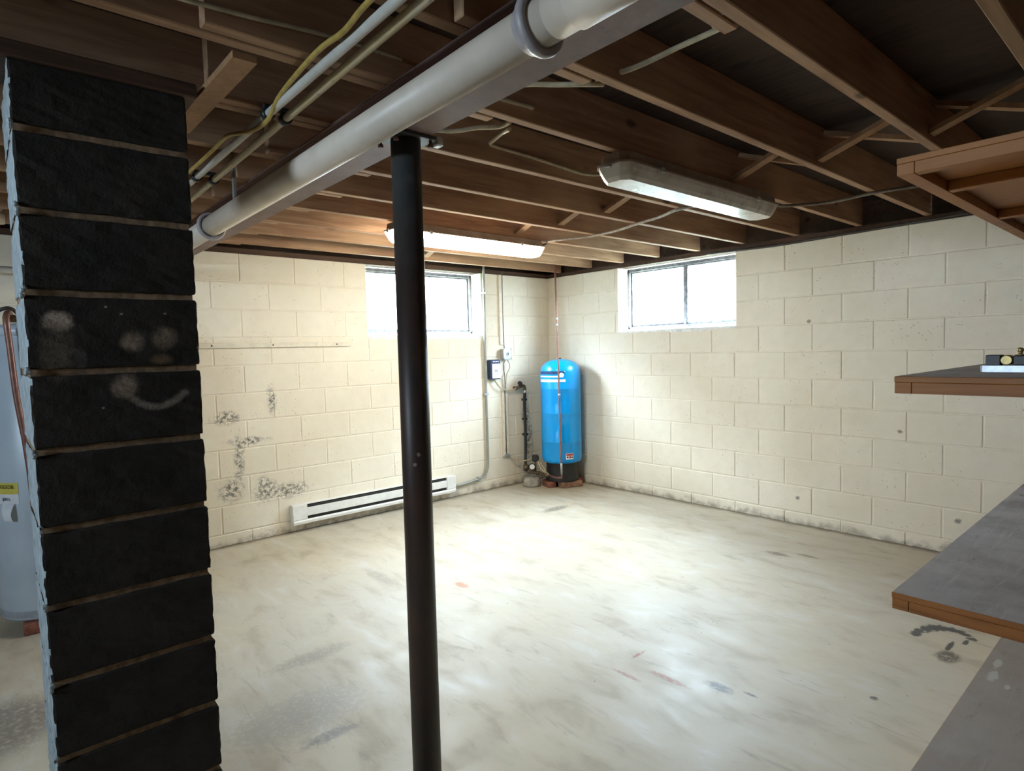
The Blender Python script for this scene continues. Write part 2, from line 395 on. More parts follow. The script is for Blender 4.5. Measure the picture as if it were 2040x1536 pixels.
def link(name, me, parent=None):
    o = bpy.data.objects.new(name, me); COL.objects.link(o)
    if parent is not None:
        o.parent = parent
        if parent.parent is None: o.matrix_parent_inverse = Matrix.Translation(-Vector(parent.location))
    return o
def tag(o, label=None, cat=None, group=None, kind=None):
    if label: o['label'] = label
    if cat: o['category'] = cat
    if group: o['group'] = group
    if kind: o['kind'] = kind
    return o
def empty(name, loc, label, cat, group=None):
    o = bpy.data.objects.new(name, None); COL.objects.link(o); o.location = loc; o.empty_display_size = .1
    return tag(o, label, cat, group)
def wobble(a, b, n, amp):                                        # points of a ragged strip edge
    return [a + (b - a) * i / n + random.uniform(-amp, amp) for i in range(n + 1)]

# ================================================================== SETTING
B = 0.2032; J1 = 1.9177; TOP = J1 + B
XL, YF = -7.6, -5.6                       # far left wall, wall behind the camera
JO = 2.160; JT = 2.344                    # joist underside, subfloor
fl = MB().box(XL - .2, .2, YF - .2, .2, -.12, 0).build('floor', MT['floor']); tag(fl, kind='structure')

# window openings: back (x0,x1), right (y0,y1)
WZ = J1 - 2 * B                            # sill height 1.511
BW = (-2.1296, -.9104); RW = (-2.142, -.948)
DEP = .0042                                 # mortar lies this far behind the block faces
m = MB()
m.box(XL - .2, BW[0], DEP, .2, 0, TOP).box(BW[1], .2, DEP, .2, 0, TOP).box(BW[0], BW[1], DEP, .2, 0, WZ - .0)
wall_back = tag(m.build('wall_back', MT['block']), kind='structure')
m = MB()
m.box(DEP, .2, RW[1], DEP, 0, TOP).box(DEP, .2, YF - .2, RW[0], 0, TOP).box(DEP, .2, RW[0], RW[1], 0, WZ)
wall_right = tag(m.build('wall_right', MT['block']), kind='structure')

block_cache = {}
def block_mesh(wd, ht, side):
    key = (round(wd, 3), round(ht, 3), side)
    if key in block_cache: return block_cache[key]
    bm = bmesh.new(); t = .012; c = min(.004, wd * .3, ht * .3)
    def ring(d, ins): return [(-wd / 2 + ins, d, -ht / 2 + ins), (wd / 2 - ins, d, -ht / 2 + ins), (wd / 2 - ins, d, ht / 2 - ins), (-wd / 2 + ins, d, ht / 2 - ins)]
    rings = [ring(t, 0), ring(.0035, 0.0), ring(0, c)]
    R = []
    for r in rings:
        R.append([bm.verts.new((p[0], p[1], p[2]) if side == 'b' else (p[1], -p[0], p[2])) for p in r])
    for a, b in zip(R, R[1:]):
        for k in range(4): bm.faces.new((a[k], a[(k + 1) % 4], b[(k + 1) % 4], b[k]))
    bm.faces.new(R[-1]); bmesh.ops.recalc_face_normals(bm, faces=bm.faces)
    me = bpy.data.meshes.new('block'); bm.to_mesh(me); bm.free(); me.materials.append(MT['block'])
    # make every outside face look into the room
    block_cache[key] = me; return me
def lay(side, parent, k0, kmin, kmax, par, hole):
    g = .0035
    zs = [(TOP, J1)] + [(J1 - B * i, J1 - B * (i + 1)) for i in range(0, 9)] + [(J1 - 9 * B, 0)]
    for r, (zt, zb) in enumerate(zs):
        ks = [k for k in range(kmin, kmax + 1) if (k - r - par) % 2 == 0]
        edges = [k0 + B * k for k in ks]
        lim = (-5.6 - .0, 0) if side == 'r' else (XL, 0)
        edges = sorted(set([lim[0]] + [e for e in edges if lim[0] + .02 < e < lim[1] - .02] + [lim[1]]))
        for a, b in zip(edges, edges[1:]):
            segs = [(a, b)]
            if zb >= WZ - .01:
                h0, h1 = hole; segs = []
                if a < h0: segs.append((a, min(b, h0)))
                if b > h1: segs.append((max(a, h1), b))
            for p, q in segs:
                if q - p < .03: continue
                e0 = 0 if abs(p - hole[1]) < 1e-4 else g; e1 = 0 if abs(q - hole[0]) < 1e-4 else g
                gb = g if zb > .001 else 0
                p2, q2 = p + e0, q - e1
                gt = 0 if r == 0 else g
                me = block_mesh(q2 - p2, zt - gt - zb - gb, side)
                o = bpy.data.objects.new('block', me); COL.objects.link(o); o.parent = parent
                jit = random.uniform(-.0008, .0012)
                mid = (p2 + q2) / 2; z = (zt - gt + zb + gb) / 2
                o.location = (mid, jit, z) if side == 'b' else (jit, mid, z)
                if side == 'r': pass
lay('b', wall_back, -3.3488, -21, 16, 1, BW)
lay('r', wall_right, -2.5403, -16, 13, 0, RW)

# walls outside the frame (left, and behind the camera) toned dark to cut bounced light; a daylight opening is on the left
m = MB(); ly0, ly1 = -3.65, -2.9
m.box(XL - .2, XL, YF - .2, ly0, 0, TOP).box(XL - .2, XL, ly1, .0, 0, TOP).box(XL - .2, XL, ly0, ly1, 0, WZ + B)
tag(m.build('wall_left', MT['bounce_dark']), kind='structure')
tag(MB().box(XL - .2, DEP, YF - .2, YF, 0, TOP).build('wall_front', MT['bounce_dark']), kind='structure')
tag(MB().box(-14, .2, .2, 6, 1.2, 1.42).box(.2, 6, -9, 6, 1.2, 1.42).box(-14, XL - .2, -9, .2, 1.2, 1.42).build('ground', plain('outdoor_ground', (.17, .18, .13), .9)), kind='structure')

# white-sided walls added a few metres away: they fill the view through the windows and cut off the low sky
SID = plain('white_siding', (.55, .56, .58), .8)
m = MB()
for k in range(12): m.box(-14, 6, 3.6, 3.62 + .012, 1.42 + k * .19, 1.42 + k * .19 + .182)
m.box(-14, 6, 3.62, 3.9, 1.3, 3.92); tag(m.build('wall_sky_cut_back', SID), kind='structure')
m = MB()
for k in range(12): m.box(3.6, 3.632, -9, 3.5, 1.42 + k * .19, 1.42 + k * .19 + .182)
m.box(3.62, 3.9, -9, 3.5, 1.3, 3.74); tag(m.build('wall_sky_cut_right', SID), kind='structure')

# sill plates on top of the block walls, band joists behind
def plate(name, pts_fn, y): pass
m = MB(); m.box(XL, .2, .012, .15, TOP, JO); m.box(XL, .19, .14, .18, JO, JT)
tag(m.build('trim_1', MT['dark_plate']), kind='structure')
m = MB(); m.box(.012, .15, YF, .012, TOP, JO); m.box(.14, .18, YF, .14, JO, JT)
tag(m.build('trim_2', MT['dark_plate']), kind='structure')
m = MB(); m.box(XL - .2, .0, YF - .2, YF, TOP, JT).box(XL - .2, XL, YF, .2, TOP, JT)
tag(m.build('trim_3', MT['board_y']), kind='structure')

# subfloor and joists
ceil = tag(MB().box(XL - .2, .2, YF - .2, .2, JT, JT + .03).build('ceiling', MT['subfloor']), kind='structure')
YK = [-.20, -.625, -1.015, -1.42, -1.812, -2.222, -2.632, -3.055, -3.455, -3.88, -4.285, -4.69, -5.10, -5.5]
HW = .0195
for i, y in enumerate(YK):
    dy = random.uniform(-.004, .004)
    tail = -3.93 if i in (6, 7) else (-3.68 - .03 * random.random())
    if i == 7: tail = -4.15
    if i == 6: tail = -4.03
    me = MB().box(tail, random.uniform(-.02, .01) + .0, y - HW, y + HW, JO, JT, .003).mesh('joist', MT['joist'])
    link('joist', me, ceil)
    yl = y + .047
    if i == 0: yl = y + .045
    me = MB().box(XL + .0, -3.16 - .1 * random.random() + (.05 if i in (8, 9) else 0), yl - HW, yl + HW, JO, JT, .003).mesh('joist', MT['joist'])
    link('joist', me, ceil)
# cross bridging at mid-span: an X of two thin sticks in every bay
BX = -1.70
for a, b in zip(YK[:-2], YK[1:-1]):
    jx = random.uniform(-.02, .02)
    MB().bar((BX + jx, a - HW - .002, JO + .03), (BX + jx, b + HW + .002, JT - .025), .019, .055, (1, 0, 0)).build('bridging', MT['brace'], ceil)
    MB().bar((BX + .07 + jx, b + HW + .002, JO + .03), (BX + .07 + jx, a - HW - .002, JT - .025), .019, .055, (1, 0, 0)).build('bridging', MT['brace'], ceil)
for a, b in zip(YK[6:10], YK[7:11]):
    if a == YK[7]: continue
    MB().bar((-5.9, a - HW, JO + .03), (-5.9, b + .047 + HW, JT - .03), .06, .019, (1, 0, 0)).build('bridging', MT['brace'], ceil)
MB().bar((-4.027, -2.28, JO + .006), (-4.023, -2.965, JO - .003), .062, .018, (0, 0, 1)).build('bridging', MT['brace'], ceil)

# ------------------------------------------------------------------ windows
def window(name, side):
    D0, D1 = .150, .195
    a0, a1 = BW if side == 'b' else RW
    def bx(m, p, q, d0, d1, z0, z1, bev=.003):
        return m.box(p, q, d0, d1, z0, z1, bev) if side == 'b' else m.box(d0, d1, p, q, z0, z1, bev)
    zt = TOP - .004; zs = WZ + .006
    m = MB(); bx(m, a0, a1, .0, .2, WZ - .02, zs, 0)
    root = m.build(name, MT['white_paint']); tag(root, kind='structure')
    m = MB(); t = .024; zf = zs + .022
    bx(m, a0, a0 + t, D0, D1, zf, zt); bx(m, a1 - t, a1, D0, D1, zf, zt); bx(m, a0, a1, D0, D1, zf, zf + t); bx(m, a0, a1, D0, D1, zt - t * 1.3, zt)
    m.build('window_frame', MT['frame'], root)
    m = MB(); bx(m, a0, a1, .02, .2, zs, zf, .004); m.build('sill', MT['white_paint'], root)
    c = (a0 + a1) / 2 - (.03 if side == 'r' else -.02)
    m = MB(); bx(m, c - .014, c + .014, D0 + .006, D1 - .006, zf, zt); m.build('mullion', MT['frame'], root)
    for p, q, d in ((a0 + t, c - .012, .166), (c + .012, a1 - t, .180)):
        m = MB(); s_ = .016
        bx(m, p, p + s_, d - .008, d + .008, zf + t, zt - t); bx(m, q - s_, q, d - .008, d + .008, zf + t, zt - t)
        bx(m, p, q, d - .008, d + .008, zf + t, zf + t + .022); bx(m, p, q, d - .008, d + .008, zt - t - .02, zt - t)
        sash = m.build('sash', MT['frame'], root)
        m = MB(); bx(m, p + s_, q - s_, d - .002, d + .002, zf + t + .02, zt - t - .018, 0); m.build('pane', MT['glass'], sash)
    return root
window('window_1', 'b'); window('window_2', 'r')

# ================================================================== BIG THINGS
# steel I-beam on the post
BXc = -3.585; BZ = 2.026
bm_ = MB()
bm_.box(BXc - .06, BXc + .06, YF + .01, -.02, BZ, BZ + .011, .003).box(BXc - .004, BXc + .004, YF + .01, -.02, BZ + .011, JO - .012).box(BXc - .06, BXc + .06, YF + .01, -.02, JO - .012, JO - .001, .002)
tag(bm_.build('steel_beam', MT['beam']), 'long rusty purple-brown steel beam carried by the round post under the joists', 'beam')

root = empty('steel_post', (-3.582, -3.028, 0), 'round dark brown painted steel post standing under the beam mid-room', 'post')
MB().lathe([(.0455, 0), (.0455, BZ - .012)], (-3.582, -3.028, 0), 40).build('shaft', MT['post'], root)
MB().box(-3.582 - .075, -3.582 + .075, -3.028 - .058, -3.028 + .058, BZ - .012, BZ - .0005, .002).build('cap_plate', MT['post'], root)
for sx, sy in ((-.06, .05), (.06, .05), (-.06, -.05), (.06, -.05)):
    MB().lathe([(.009, -.022), (.009, -.012), (.005, -.012), (.005, .0)], (-3.582 + sx, -3.028 + sy * .9, BZ - .012), 6).build('bolt', MT['beam'], root)
MB().box(-3.50, -3.475, -3.075, -3.045, 2.005, 2.035, .004).build('beam_clip', MT['galv'], root)['label'] = 'pale metal clip'

# block pier on the left
PX0, PX1, PY0, PY1 = -4.502, -4.106, -2.70, -2.285
PT = 2.118
root = empty('block_pier', ((PX0 + PX1) / 2, (PY0 + PY1) / 2, 0), 'dark square pier of big cinder blocks with brown mortar and a smudged smile', 'pillar')
joints = [1.955 - .2035 * i for i in range(10)]
MB().box(PX0 + .004, PX1 - .008, PY0 + .009, PY1 - .006, 0.0, PT - .002).build('mortar', MT['mortar'], root)['label'] = 'brown recessed mortar between the blocks'
zz = [PT] + joints + [0.0]
for zt, zb in zip(zz, zz[1:]):
    if zt - zb < .03: continue
    g = .0085
    m = MB(); m.box(PX0, PX1, PY0, PY1, zb + (g if zb > 0 else 0), zt - (g if zt < PT else 0))
    bmesh.ops.bevel(m.bm, geom=list(m.bm.edges), offset=.006, segments=2, affect='EDGES', profile=.5)
    es = [e for e in m.bm.edges if e.calc_length() > .05]
    bmesh.ops.subdivide_edges(m.bm, edges=es, cuts=9, use_grid_fill=True)
    for v in m.bm.verts:
        v.co += Vector((random.uniform(-1, 1), random.uniform(-1, 1), random.uniform(-1, 1))) * .0016
    bmesh.ops.recalc_face_normals(m.bm, faces=m.bm.faces)
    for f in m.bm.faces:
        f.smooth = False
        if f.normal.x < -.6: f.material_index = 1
    m.build('block', [MT['pier'], MT['pier_side']], root)
m = MB()
for zj in joints:
    for q in range(3):
        m.obox(Vector((PX0 - .001 + random.uniform(-.002, .004), PY0 - .001, zj + random.uniform(-.012, .012))), (.012, .010, .014), None, .004)
o = m.build('mortar_drips', MT['pier_side'], root); o['label'] = 'pale mortar drips on the left corner'; o['kind'] = 'stuff'
tag(MB().box(PX0 - .02, PX1 + .03, PY0 - .012, PY0 + .2, PT + .0005, JO - .001, .004).build('wooden_plate', MT['dark_plate']), 'reddish brown wooden plate lying on top of the dark block pier', 'plank')

# drain pipe along the beam
def dp(y, off=0): 
    t = (y + 4.2) / 2.7
    return Vector((-3.708 - .054 * t, y, 2.0238 - .0534 * t))
ax = (dp(-1.5) - dp(-4.2)).normalized()
root = empty('drain_pipe', dp(-3.0), 'fat white plastic drain pipe hanging along the side of the steel beam', 'pipe')
MB().tube([dp(-5.5), dp(-3.80)], .0445, 28).build('pipe_section', MT['pvc'], root)
MB().tube([dp(-3.80), dp(-1.62)], .0445, 28).build('pipe_section', MT['pvc'], root)
MB().tube([dp(-1.62), dp(-.05)], .0445, 28).build('pipe_section', MT['pvc'], root)
for y in (-3.757, -1.625):
    MB().lathe([(.0448, .035), (.0490, .03), (.0500, .012), (.0610, .009), (.0635, 0), (.0610, -.009), (.051, -.011), (.0448, -.004)], dp(y), 36, ax, False).build('collar', MT['pvc_dark'], root)['label'] = 'grimy grey pipe collar'
MB().lathe([(.0448, -.075), (.0490, -.073), (.0490, .075), (.0448, .077)], dp(-3.93), 32, ax, False).build('coupling', MT['pvc'], root)
MB().lathe([(.0448, -.004), (.0535, -.004), (.0535, .012), (.0448, .012)], dp(-4.02), 32, ax, False).build('coupling', MT['pvc_dark'], root)
MB().bar((-3.752, -1.95, 2.0), (-3.752, -1.95, JO - .002), .010, .024, (0, 1, 0)).build('hanger_strap', MT['galv'], root)['label'] = 'dark metal strap holding the pipe up'

# white and yellowed water pipes, clips, yellow cable
def water_pipe(name, x0, x1, z, mat, label):
    return tag(MB().tube([(x0, -5.55, z), (x0, -4.2, z), (x1, -.06, z)], .0125, 14).build(name, mat), label, 'pipe', 'thin water pipes under the joists')
PAx, PAz, PBx0, PBx1, PBz = -3.868, 2.130, -3.825, -3.80, 2.128
water_pipe('water_pipe', -3.874, -3.858, PAz, MT['cpvc'], 'thin white water pipe under the joists, left one of the pair above the pier')
water_pipe('water_pipe', -3.838, -3.770, PBz, MT['yellowed'], 'thin yellowed water pipe with dark smudges, right of the clean white one')
for k, (y, lab) in enumerate(((-2.685, 'black pipe clamp halfway along the thin water pipes'), (-1.835, 'black pipe clamp on the thin water pipes beside the pier edge'))):
    t = (y + 4.2) / 4.14
    xa = -3.874 + .016 * t; xb = -3.838 + .068 * t
    r_ = empty('pipe_clamp', (-3.84, y, PAz), lab, 'clamp', 'black clamps on the water pipes')
    MB().lathe([(.0128, -.012), (.019, -.012), (.019, .012), (.0128, .012)], (xa, y, PAz), 18, (0, 1, 0), False).build('ring', MT['black'], r_)
    MB().lathe([(.0128, -.012), (.019, -.012), (.019, .012), (.0128, .012)], (xb, y, PBz), 18, (0, 1, 0), False).build('ring', MT['black'], r_)
    MB().box(min(xa, xb) - .015, max(xa, xb) + .015, y - .012, y + .012, PAz + .016, JO - .001, .002).build('bracket', MT['black'], r_)
yc = [(-3.905, -4.7, 2.14), (-3.90, -4.2, 2.15), (-3.898, -3.75, 2.138), (-3.901, -3.43, 2.14), (-3.892, -3.28, 2.136), (-3.895, -3.129, 2.142), (-3.877, -2.835, 2.138), (-3.868, -2.70, 2.108), (-3.872, -2.56, 2.112), (-3.905, -2.42, 2.128), (-3.892, -2.213, 2.14), (-3.90, -1.9, 2.132), (-3.90, -1.5, 2.14), (-3.90, -.5, 2.14)]
yc = [(x - .006, y, z) for x, y, z in yc]
tag(MB().tube(yc, .0068, 8, True, 6).build('yellow_cable', MT['yellow_cable']), 'wavy yellow electric cable running along the thin water pipes', 'cable')

# ------------------------------------------------------------------ ceiling lights
def ceiling_light(x0, x1, yc, lit, label):
    root = empty('ceiling_light', ((x0 + x1) / 2, yc, JO), label, 'ceiling light', 'fluorescent lights under the joists')
    zl = 2.112
    def rr(ins, w_, z, tap):
        hx0, hx1, hy = x0 + ins, x1 - ins, w_ / 2; c = tap
        return [(hx0 + c, yc - hy, z), (hx1 - c, yc - hy, z), (hx1, yc - hy + c, z), (hx1, yc + hy - c, z), (hx1 - c, yc + hy, z), (hx0 + c, yc + hy, z), (hx0, yc + hy - c, z), (hx0, yc - hy + c, z)]
    MB().loft([rr(0, .175, zl, .03), rr(0, .175, zl + .008, .03), rr(.012, .150, zl + .012, .03), rr(.016, .142, JO - .001, .03)]).build('housing', MT['housing'], root)
    d = MB().loft([rr(.004, .166, zl - .001, .03), rr(.010, .158, zl - .018, .03), rr(.022, .138, zl - .046, .03), rr(.034, .118, zl - .062, .028)]).build('diffuser', MT['lit'] if lit else MT['diffuser'], root)
    d['label'] = 'glowing white diffuser' if lit else 'dusty unlit translucent diffuser'
    for s in (0, 1):
        x = (x0 - .002) if s == 0 else (x1 + .002)
        MB().box(x - .008, x + .008, yc - .012, yc + .012, zl - .012, zl + .010, .003).build('latch', MT['galv'], root)
    for x in (x0 + .25, x1 - .25):
        MB().box(x - .012, x + .012, yc - .092, yc - .080, zl - .010, zl + .012, .003).build('latch', MT['galv'], root)
    return root
ceiling_light(-2.695, -1.435, -1.375, True, 'long fluorescent ceiling light, lit and glowing, near the back window')
ceiling_light(-2.630, -1.300, -3.030, False, 'long fluorescent ceiling light, switched off with a dusty diffuser')

# ------------------------------------------------------------------ shelving unit (right)
SX0, SX1, SY0, SY1 = -2.730, -.03, -4.09, -4.72
root = empty('shelving_unit', ((SX0 + SX1) / 2, (SY0 + SY1) / 2, 0), 'home-built shelving of grey plywood on orange-brown wooden rails at the right edge', 'shelf')
for zt in (1.853, 1.275, .678, .070):
    ply = MB().box(SX0, SX1, SY1, SY0, zt - .016, zt, .0015).build_top('shelf_board', [MT['trim_wood'], MT['ply']], root)
    zr0, zr1 = zt - .046, zt - .0165
    MB().box(SX0 + .0015, SX1, SY0 - .040, SY0 - .001, zr0, zr1, .001).build('front_rail', MT['trim_wood'], ply)
    MB().box(SX0 + .001, SX0 + .037, SY1, SY0 - .0415, zr0, zr1, .001).build('end_rail', MT['trim_wood'], ply)
    for x in (-2.40, -1.75, -1.10, -.45):
        MB().box(x - .02, x + .02, SY1 + .04, SY0 - .042, zr0, zr1, .001).build('cross_batten', MT['trim_wood'], ply)
for x in (-2.5, -1.3, -.1):
    MB().box(x - .045, x + .045, SY1 - .038, SY1 - .0005, 0, JO - .004, .002).build('post', MT['board_y'], root)

# ------------------------------------------------------------------ blue pressure tank
TX, TY, TR = -.240, -.395, .200
root = empty('pressure_tank', (TX, TY, .06), 'tall bright blue pressure tank standing on bricks in the room corner', 'tank')
prof = [(.170, .245), (.188, .252), (.198, .275), (.200, .300), (.200, .450), (.2025, .454), (.2025, .462), (.200, .466), (.200, .735), (.2015, .738), (.2015, .744), (.200, .747), (.200, .975), (.2015, .978), (.2015, .984), (.200, .987),
        (.200, 1.135), (.196, 1.165), (.182, 1.200), (.155, 1.230), (.115, 1.252), (.06, 1.266), (.001, 1.271)]
MB().lathe(prof, (TX, TY, 0), 56).build('body', MT['blue'], root)
MB().lathe([(.165, .062), (.168, .066), (.160, .10), (.158, .235), (.17, .246)], (TX, TY, 0), 48).build('skirt', MT['tank_base'], root)
MB().lathe([(.012, 1.266), (.012, 1.280), (.001, 1.284)], (TX, TY, 0), 12).build('air_valve', MT['black'], root)
def tank_patch(a0, a1, z0, z1, off, name, mat, R=TR, cx=TX, cy=TY, n=10):      # a label bent round a tank; angles in degrees
    bm = bmesh.new(); rows = []
    for k in range(n + 1):
        a = math.radians(a0 + (a1 - a0) * k / n)
        rows.append([bm.verts.new((cx + (R + d) * math.cos(a), cy + (R + d) * math.sin(a), z)) for d, z in ((off, z0), (off, z1), (off - .002, z1), (off - .002, z0))])
    for a, b in zip(rows, rows[1:]):
        for k in range(4): bm.faces.new((a[k], b[k], b[(k + 1) % 4], a[(k + 1) % 4]))
    bm.faces.new(rows[0]); bm.faces.new(rows[-1]); bmesh.ops.recalc_face_normals(bm, faces=bm.faces)
    me = bpy.data.meshes.new(name); bm.to_mesh(me); bm.free(); me.materials.append(mat); return me
lab = link('brand_label', tank_patch(150, 239, 1.045, 1.160, .0008, 'brand_label', MT['blue']), root)
lab['label'] = 'navy and white label wrapped round the left side'
for a0, a1, z0, z1, mt, nm in ((150, 236, 1.125, 1.155, 'label_navy', 'label_band'), (150, 224, 1.096, 1.110, 'label_white', 'label_band'), (234, 239, 1.150, 1.156, 'label_white', 'label_band'), (150, 239, 1.050, 1.076, 'label_white', 'label_band')):
    link(nm, tank_patch(a0, a1, z0, z1, .0018, nm, MT[mt]), lab)
a = math.radians(228)
d_ = Vector((math.cos(a), math.sin(a), 0)); 
MB().lathe([(.024, 0), (.024, .0012)], Vector((TX, TY, 1.118)) + d_ * (TR + .0012), 24, d_).build('label_circle', MT['label_white'], lab)
st = link('warning_sticker', tank_patch(236, 258, .292, .350, .0012, 'warning_sticker', MT['label_white']), root)
st['label'] = 'small red, white and black sticker near the bottom'
for a0, a1, z0, z1, mt in ((237, 257, .326, .347, 'label_red'), (238, 243, .304, .320, 'ink'), (245, 251, .300, .322, 'label_red'), (252, 257, .304, .316, 'ink')):
    link('sticker_print', tank_patch(a0, a1, z0, z1, .002, 'sticker_print', MT[mt], n=4), st)
# bricks under the tank
def brick(c, rz, label, mat='brick', d=(.195, .092, .058), grp=None):
    m = MB(); m.obox(Vector((0, 0, d[2] / 2 + .0005)), d, None, .005)
    bmesh.ops.subdivide_edges(m.bm, edges=[e for e in m.bm.edges if e.calc_length() > .03], cuts=3, use_grid_fill=True)
    for v in m.bm.verts:
        if .004 < v.co.z < d[2] - .004: v.co += Vector((random.uniform(-1, 1), random.uniform(-1, 1), 0)) * .0012
    o = m.build('brick', MT[mat]); o.location = (c[0], c[1], 0); o.rotation_euler = (0, 0, math.radians(rz)); return tag(o, label, 'brick', grp or 'loose bricks under the tanks')
brick((-.245, -.508), -21, 'worn brown-white brick lying in front under the blue tank', 'brick_pale', (.225, .095, .058))
brick((-.378, -.345), 68, 'dark red brick under the left side of the blue tank', 'brick', (.16, .09, .058))
brick((-.085, -.462), 20, 'dark red brick under the right side of the blue tank', 'brick', (.10, .09, .058))
brick((-.20, -.27), 0, 'dark red brick hidden behind the others under the blue tank')

# ------------------------------------------------------------------ baseboard heater
hx0, hx1, hz0, hz1 = -2.857, -1.317, .055, .215
root = empty('baseboard_heater', ((hx0 + hx1) / 2, 0, hz0), 'long low ivory electric baseboard heater on the back wall', 'heater')
m = MB(); m.box(hx0 + .004, hx1 - .004, -.010, -.0005, hz0, hz1, .001).box(hx0 + .004, hx1 - .004, -.052, -.008, hz1 - .005, hz1, .001); m.build('back_plate', MT['heater_paint'], root)
m = MB(); m.box(hx0 + .10, hx1 - .10, -.060, -.054, hz0 + .065, hz0 + .131, .002); m.build('front_panel', MT['heater_paint'], root)
m = MB()
m.loft([[(x, -.060, hz0 + .039), (x, -.054, hz0 + .041), (x, -.050, hz0 + .012), (x, -.062, hz0 + .010), (x, -.066, hz0 + .03)] for x in (hx0 + .004, hx1 - .004)]); m.build('lower_lip', MT['heater_paint'], root)
MB().box(hx0 + .01, hx1 - .01, -.045, -.010, hz0 + .015, hz1 - .012).build('slot_shade', MT['dark'], root)['label'] = 'solid dark box for the shade behind the slots'  # solid box painted near-black as the shade inside the slots
for x0, x1 in ((hx0, hx0 + .115), (hx1 - .10, hx1)):
    MB().box(x0, x1, -.063, -.0008, hz0 + .042, hz1 - .001, .003).build('end_cap', MT['heater_paint'], root)
    MB().box(x0 + .002, x1 - .002, -.058, -.0008, hz0 + .005, hz0 + .041, .003).build('end_cap', MT['heater_paint'], root)

# ------------------------------------------------------------------ things on the back wall
o = MB().box(-3.70, -2.294, -.017, -.0015, 1.437, 1.473, .003).build('wall_batten', MT['cream_wood'])
tag(o, 'long cream painted wooden strip screwed to the back wall left of the post', 'plank')
for x in (-3.36, -2.93, -2.42):
    MB().lathe([(.005, 0), (.006, .0015), (.002, .0022)], (x, -.0172, 1.455), 10, (0, -1, 0)).build('screw', MT['dark'], o)
c = MB().tube([(-.888, -.022, 2.19), (-.892, -.022, 1.8), (-.897, -.022, 1.2), (-.896, -.022, .42), (-.897, -.022, .30), (-.906, -.022, .22), (-.935, -.022, .165), (-.99, -.022, .135), (-1.10, -.022, .12), (-1.30, -.024, .105)], .0125, 12, True, 5)
o = c.build('conduit', MT['conduit']); tag(o, 'grey painted conduit down the back wall bending left into the baseboard heater', 'pipe')
for z in (1.93, .95, ):
    MB().box(-.92, -.868, -.034, -.0015, z - .010, z + .010, .003).build('strap', MT['galv'], o)
MB().box(-1.03, -1.01, -.036, -.0015, .105, .15, .003).build('strap', MT['galv'], o)
o = MB().box(-.694, -.657, -.020, -.0015, 1.425, 2.119, .002).build('wall_batten', MT['cream_wood'])
tag(o, 'upright cream painted wooden strip above the square metal outlet box', 'plank')
tag(MB().tube([(-.646, -.012, 2.15), (-.648, -.012, 1.8), (-.645, -.012, 1.5), (-.650, -.020, 1.43), (-.655, -.030, 1.392)], .005, 8, True, 5).build('wall_cable', MT['grey_cable']), 'thin grey cable running down into the square metal outlet box', 'cable')
root = empty('outlet_box', (-.642, 0, 1.335), 'square grey metal outlet box with a round socket on the back wall', 'outlet')
MB().box(-.690, -.594, -.060, -.0015, 1.284, 1.384, .004).build('box', MT['galv'], root)
MB().box(-.694, -.590, -.064, -.0605, 1.280, 1.388, .003).build('cover_plate', MT['galv'], root)
MB().lathe([(.020, 0), (.020, .004), (.017, .006)], (-.642, -.0642, 1.334), 20, (0, -1, 0)).build('socket', MT['galv'], root)
MB().box(-.648, -.636, -.0735, -.0700, 1.322, 1.346, .002).build('slot', MT['ink'], root)
for sx, sz in ((-.045, .045), (.045, .045), (-.045, -.045), (.045, -.045)):
    MB().lathe([(.005, 0), (.004, .002)], (-.642 + sx, -.0642, 1.334 + sz), 8, (0, -1, 0)).build('screw', MT['frame'], root)
root = empty('switch_box', (-.80, 0, 1.085), 'navy blue pump switch box with a white label on the back wall', 'box')
MB().box(-.862, -.740, -.066, -.0015, 1.088, 1.282, .008).build('case', MT['navy_box'], root)
MB().box(-.848, -.746, -.069, -.0665, 1.100, 1.242, .001).build('paper_label', MT['label_white'], root)
MB().box(-.857, -.746, -.068, -.0665, 1.248, 1.276, .001).build('title_strip', MT['label_navy'], root)
m = MB()
for k in range(3): m.box(-.820, -.776, -.0702, -.0692, 1.178 - k * .008, 1.182 - k * .008)
m.box(-.832, -.768, -.0702, -.0692, 1.150, 1.153)
m.build('label_print', MT['frame'], root)
for k in range(4): MB().box(-.838 + k * .020, -.826 + k * .020, -.0692, -.0682, 1.258, 1.268, 0).build('title_mark', MT['label_white'], root)
tag(MB().tube([(-.80, -.04, 1.083), (-.775, -.05, 1.04), (-.73, -.05, 1.0), (-.67, -.05, .978), (-.60, -.045, .972), (-.56, -.05, .975), (-.535, -.055, .985)], .0075, 8, True, 6).build('flexible_cable', MT['white_cable']), 'sagging pale cable from the navy switch box to the brass valve', 'cable')
tag(MB().tube([(-.655, -.045, 1.283), (-.685, -.05, 1.24), (-.690, -.05, 1.19), (-.670, -.04, 1.13), (-.655, -.026, 1.05), (-.655, -.026, .99)], .005, 8, True, 6).build('looped_cable', MT['grey_cable']), 'thin grey cable looping down from the square outlet box', 'cable')
tag(MB().tube([(-.640, -.045, 1.283), (-.612, -.05, 1.24), (-.610, -.05, 1.19), (-.640, -.04, 1.13), (-.642, -.026, 1.05), (-.642, -.026, .99)], .005, 8, True, 6).build('looped_cable', MT['white_cable']), 'thin pale cable looping down beside the grey one under the square outlet box', 'cable')
root = empty('raceway', (-.68, 0, .30), 'cream painted cable raceway low on the wall, left of the black hose', 'raceway')
MB().box(-.684, -.658, -.018, -.0015, .305, .985, .002).build('channel', MT['cream_wood'], root)
MB().box(-.638, -.612, -.018, -.0015, .325, .985, .002).build('channel', MT['cream_wood'], root)
MB().tube([(-.648, -.012, .98), (-.648, -.012, .34)], .006, 8).build('cable', MT['grey_cable'], root)
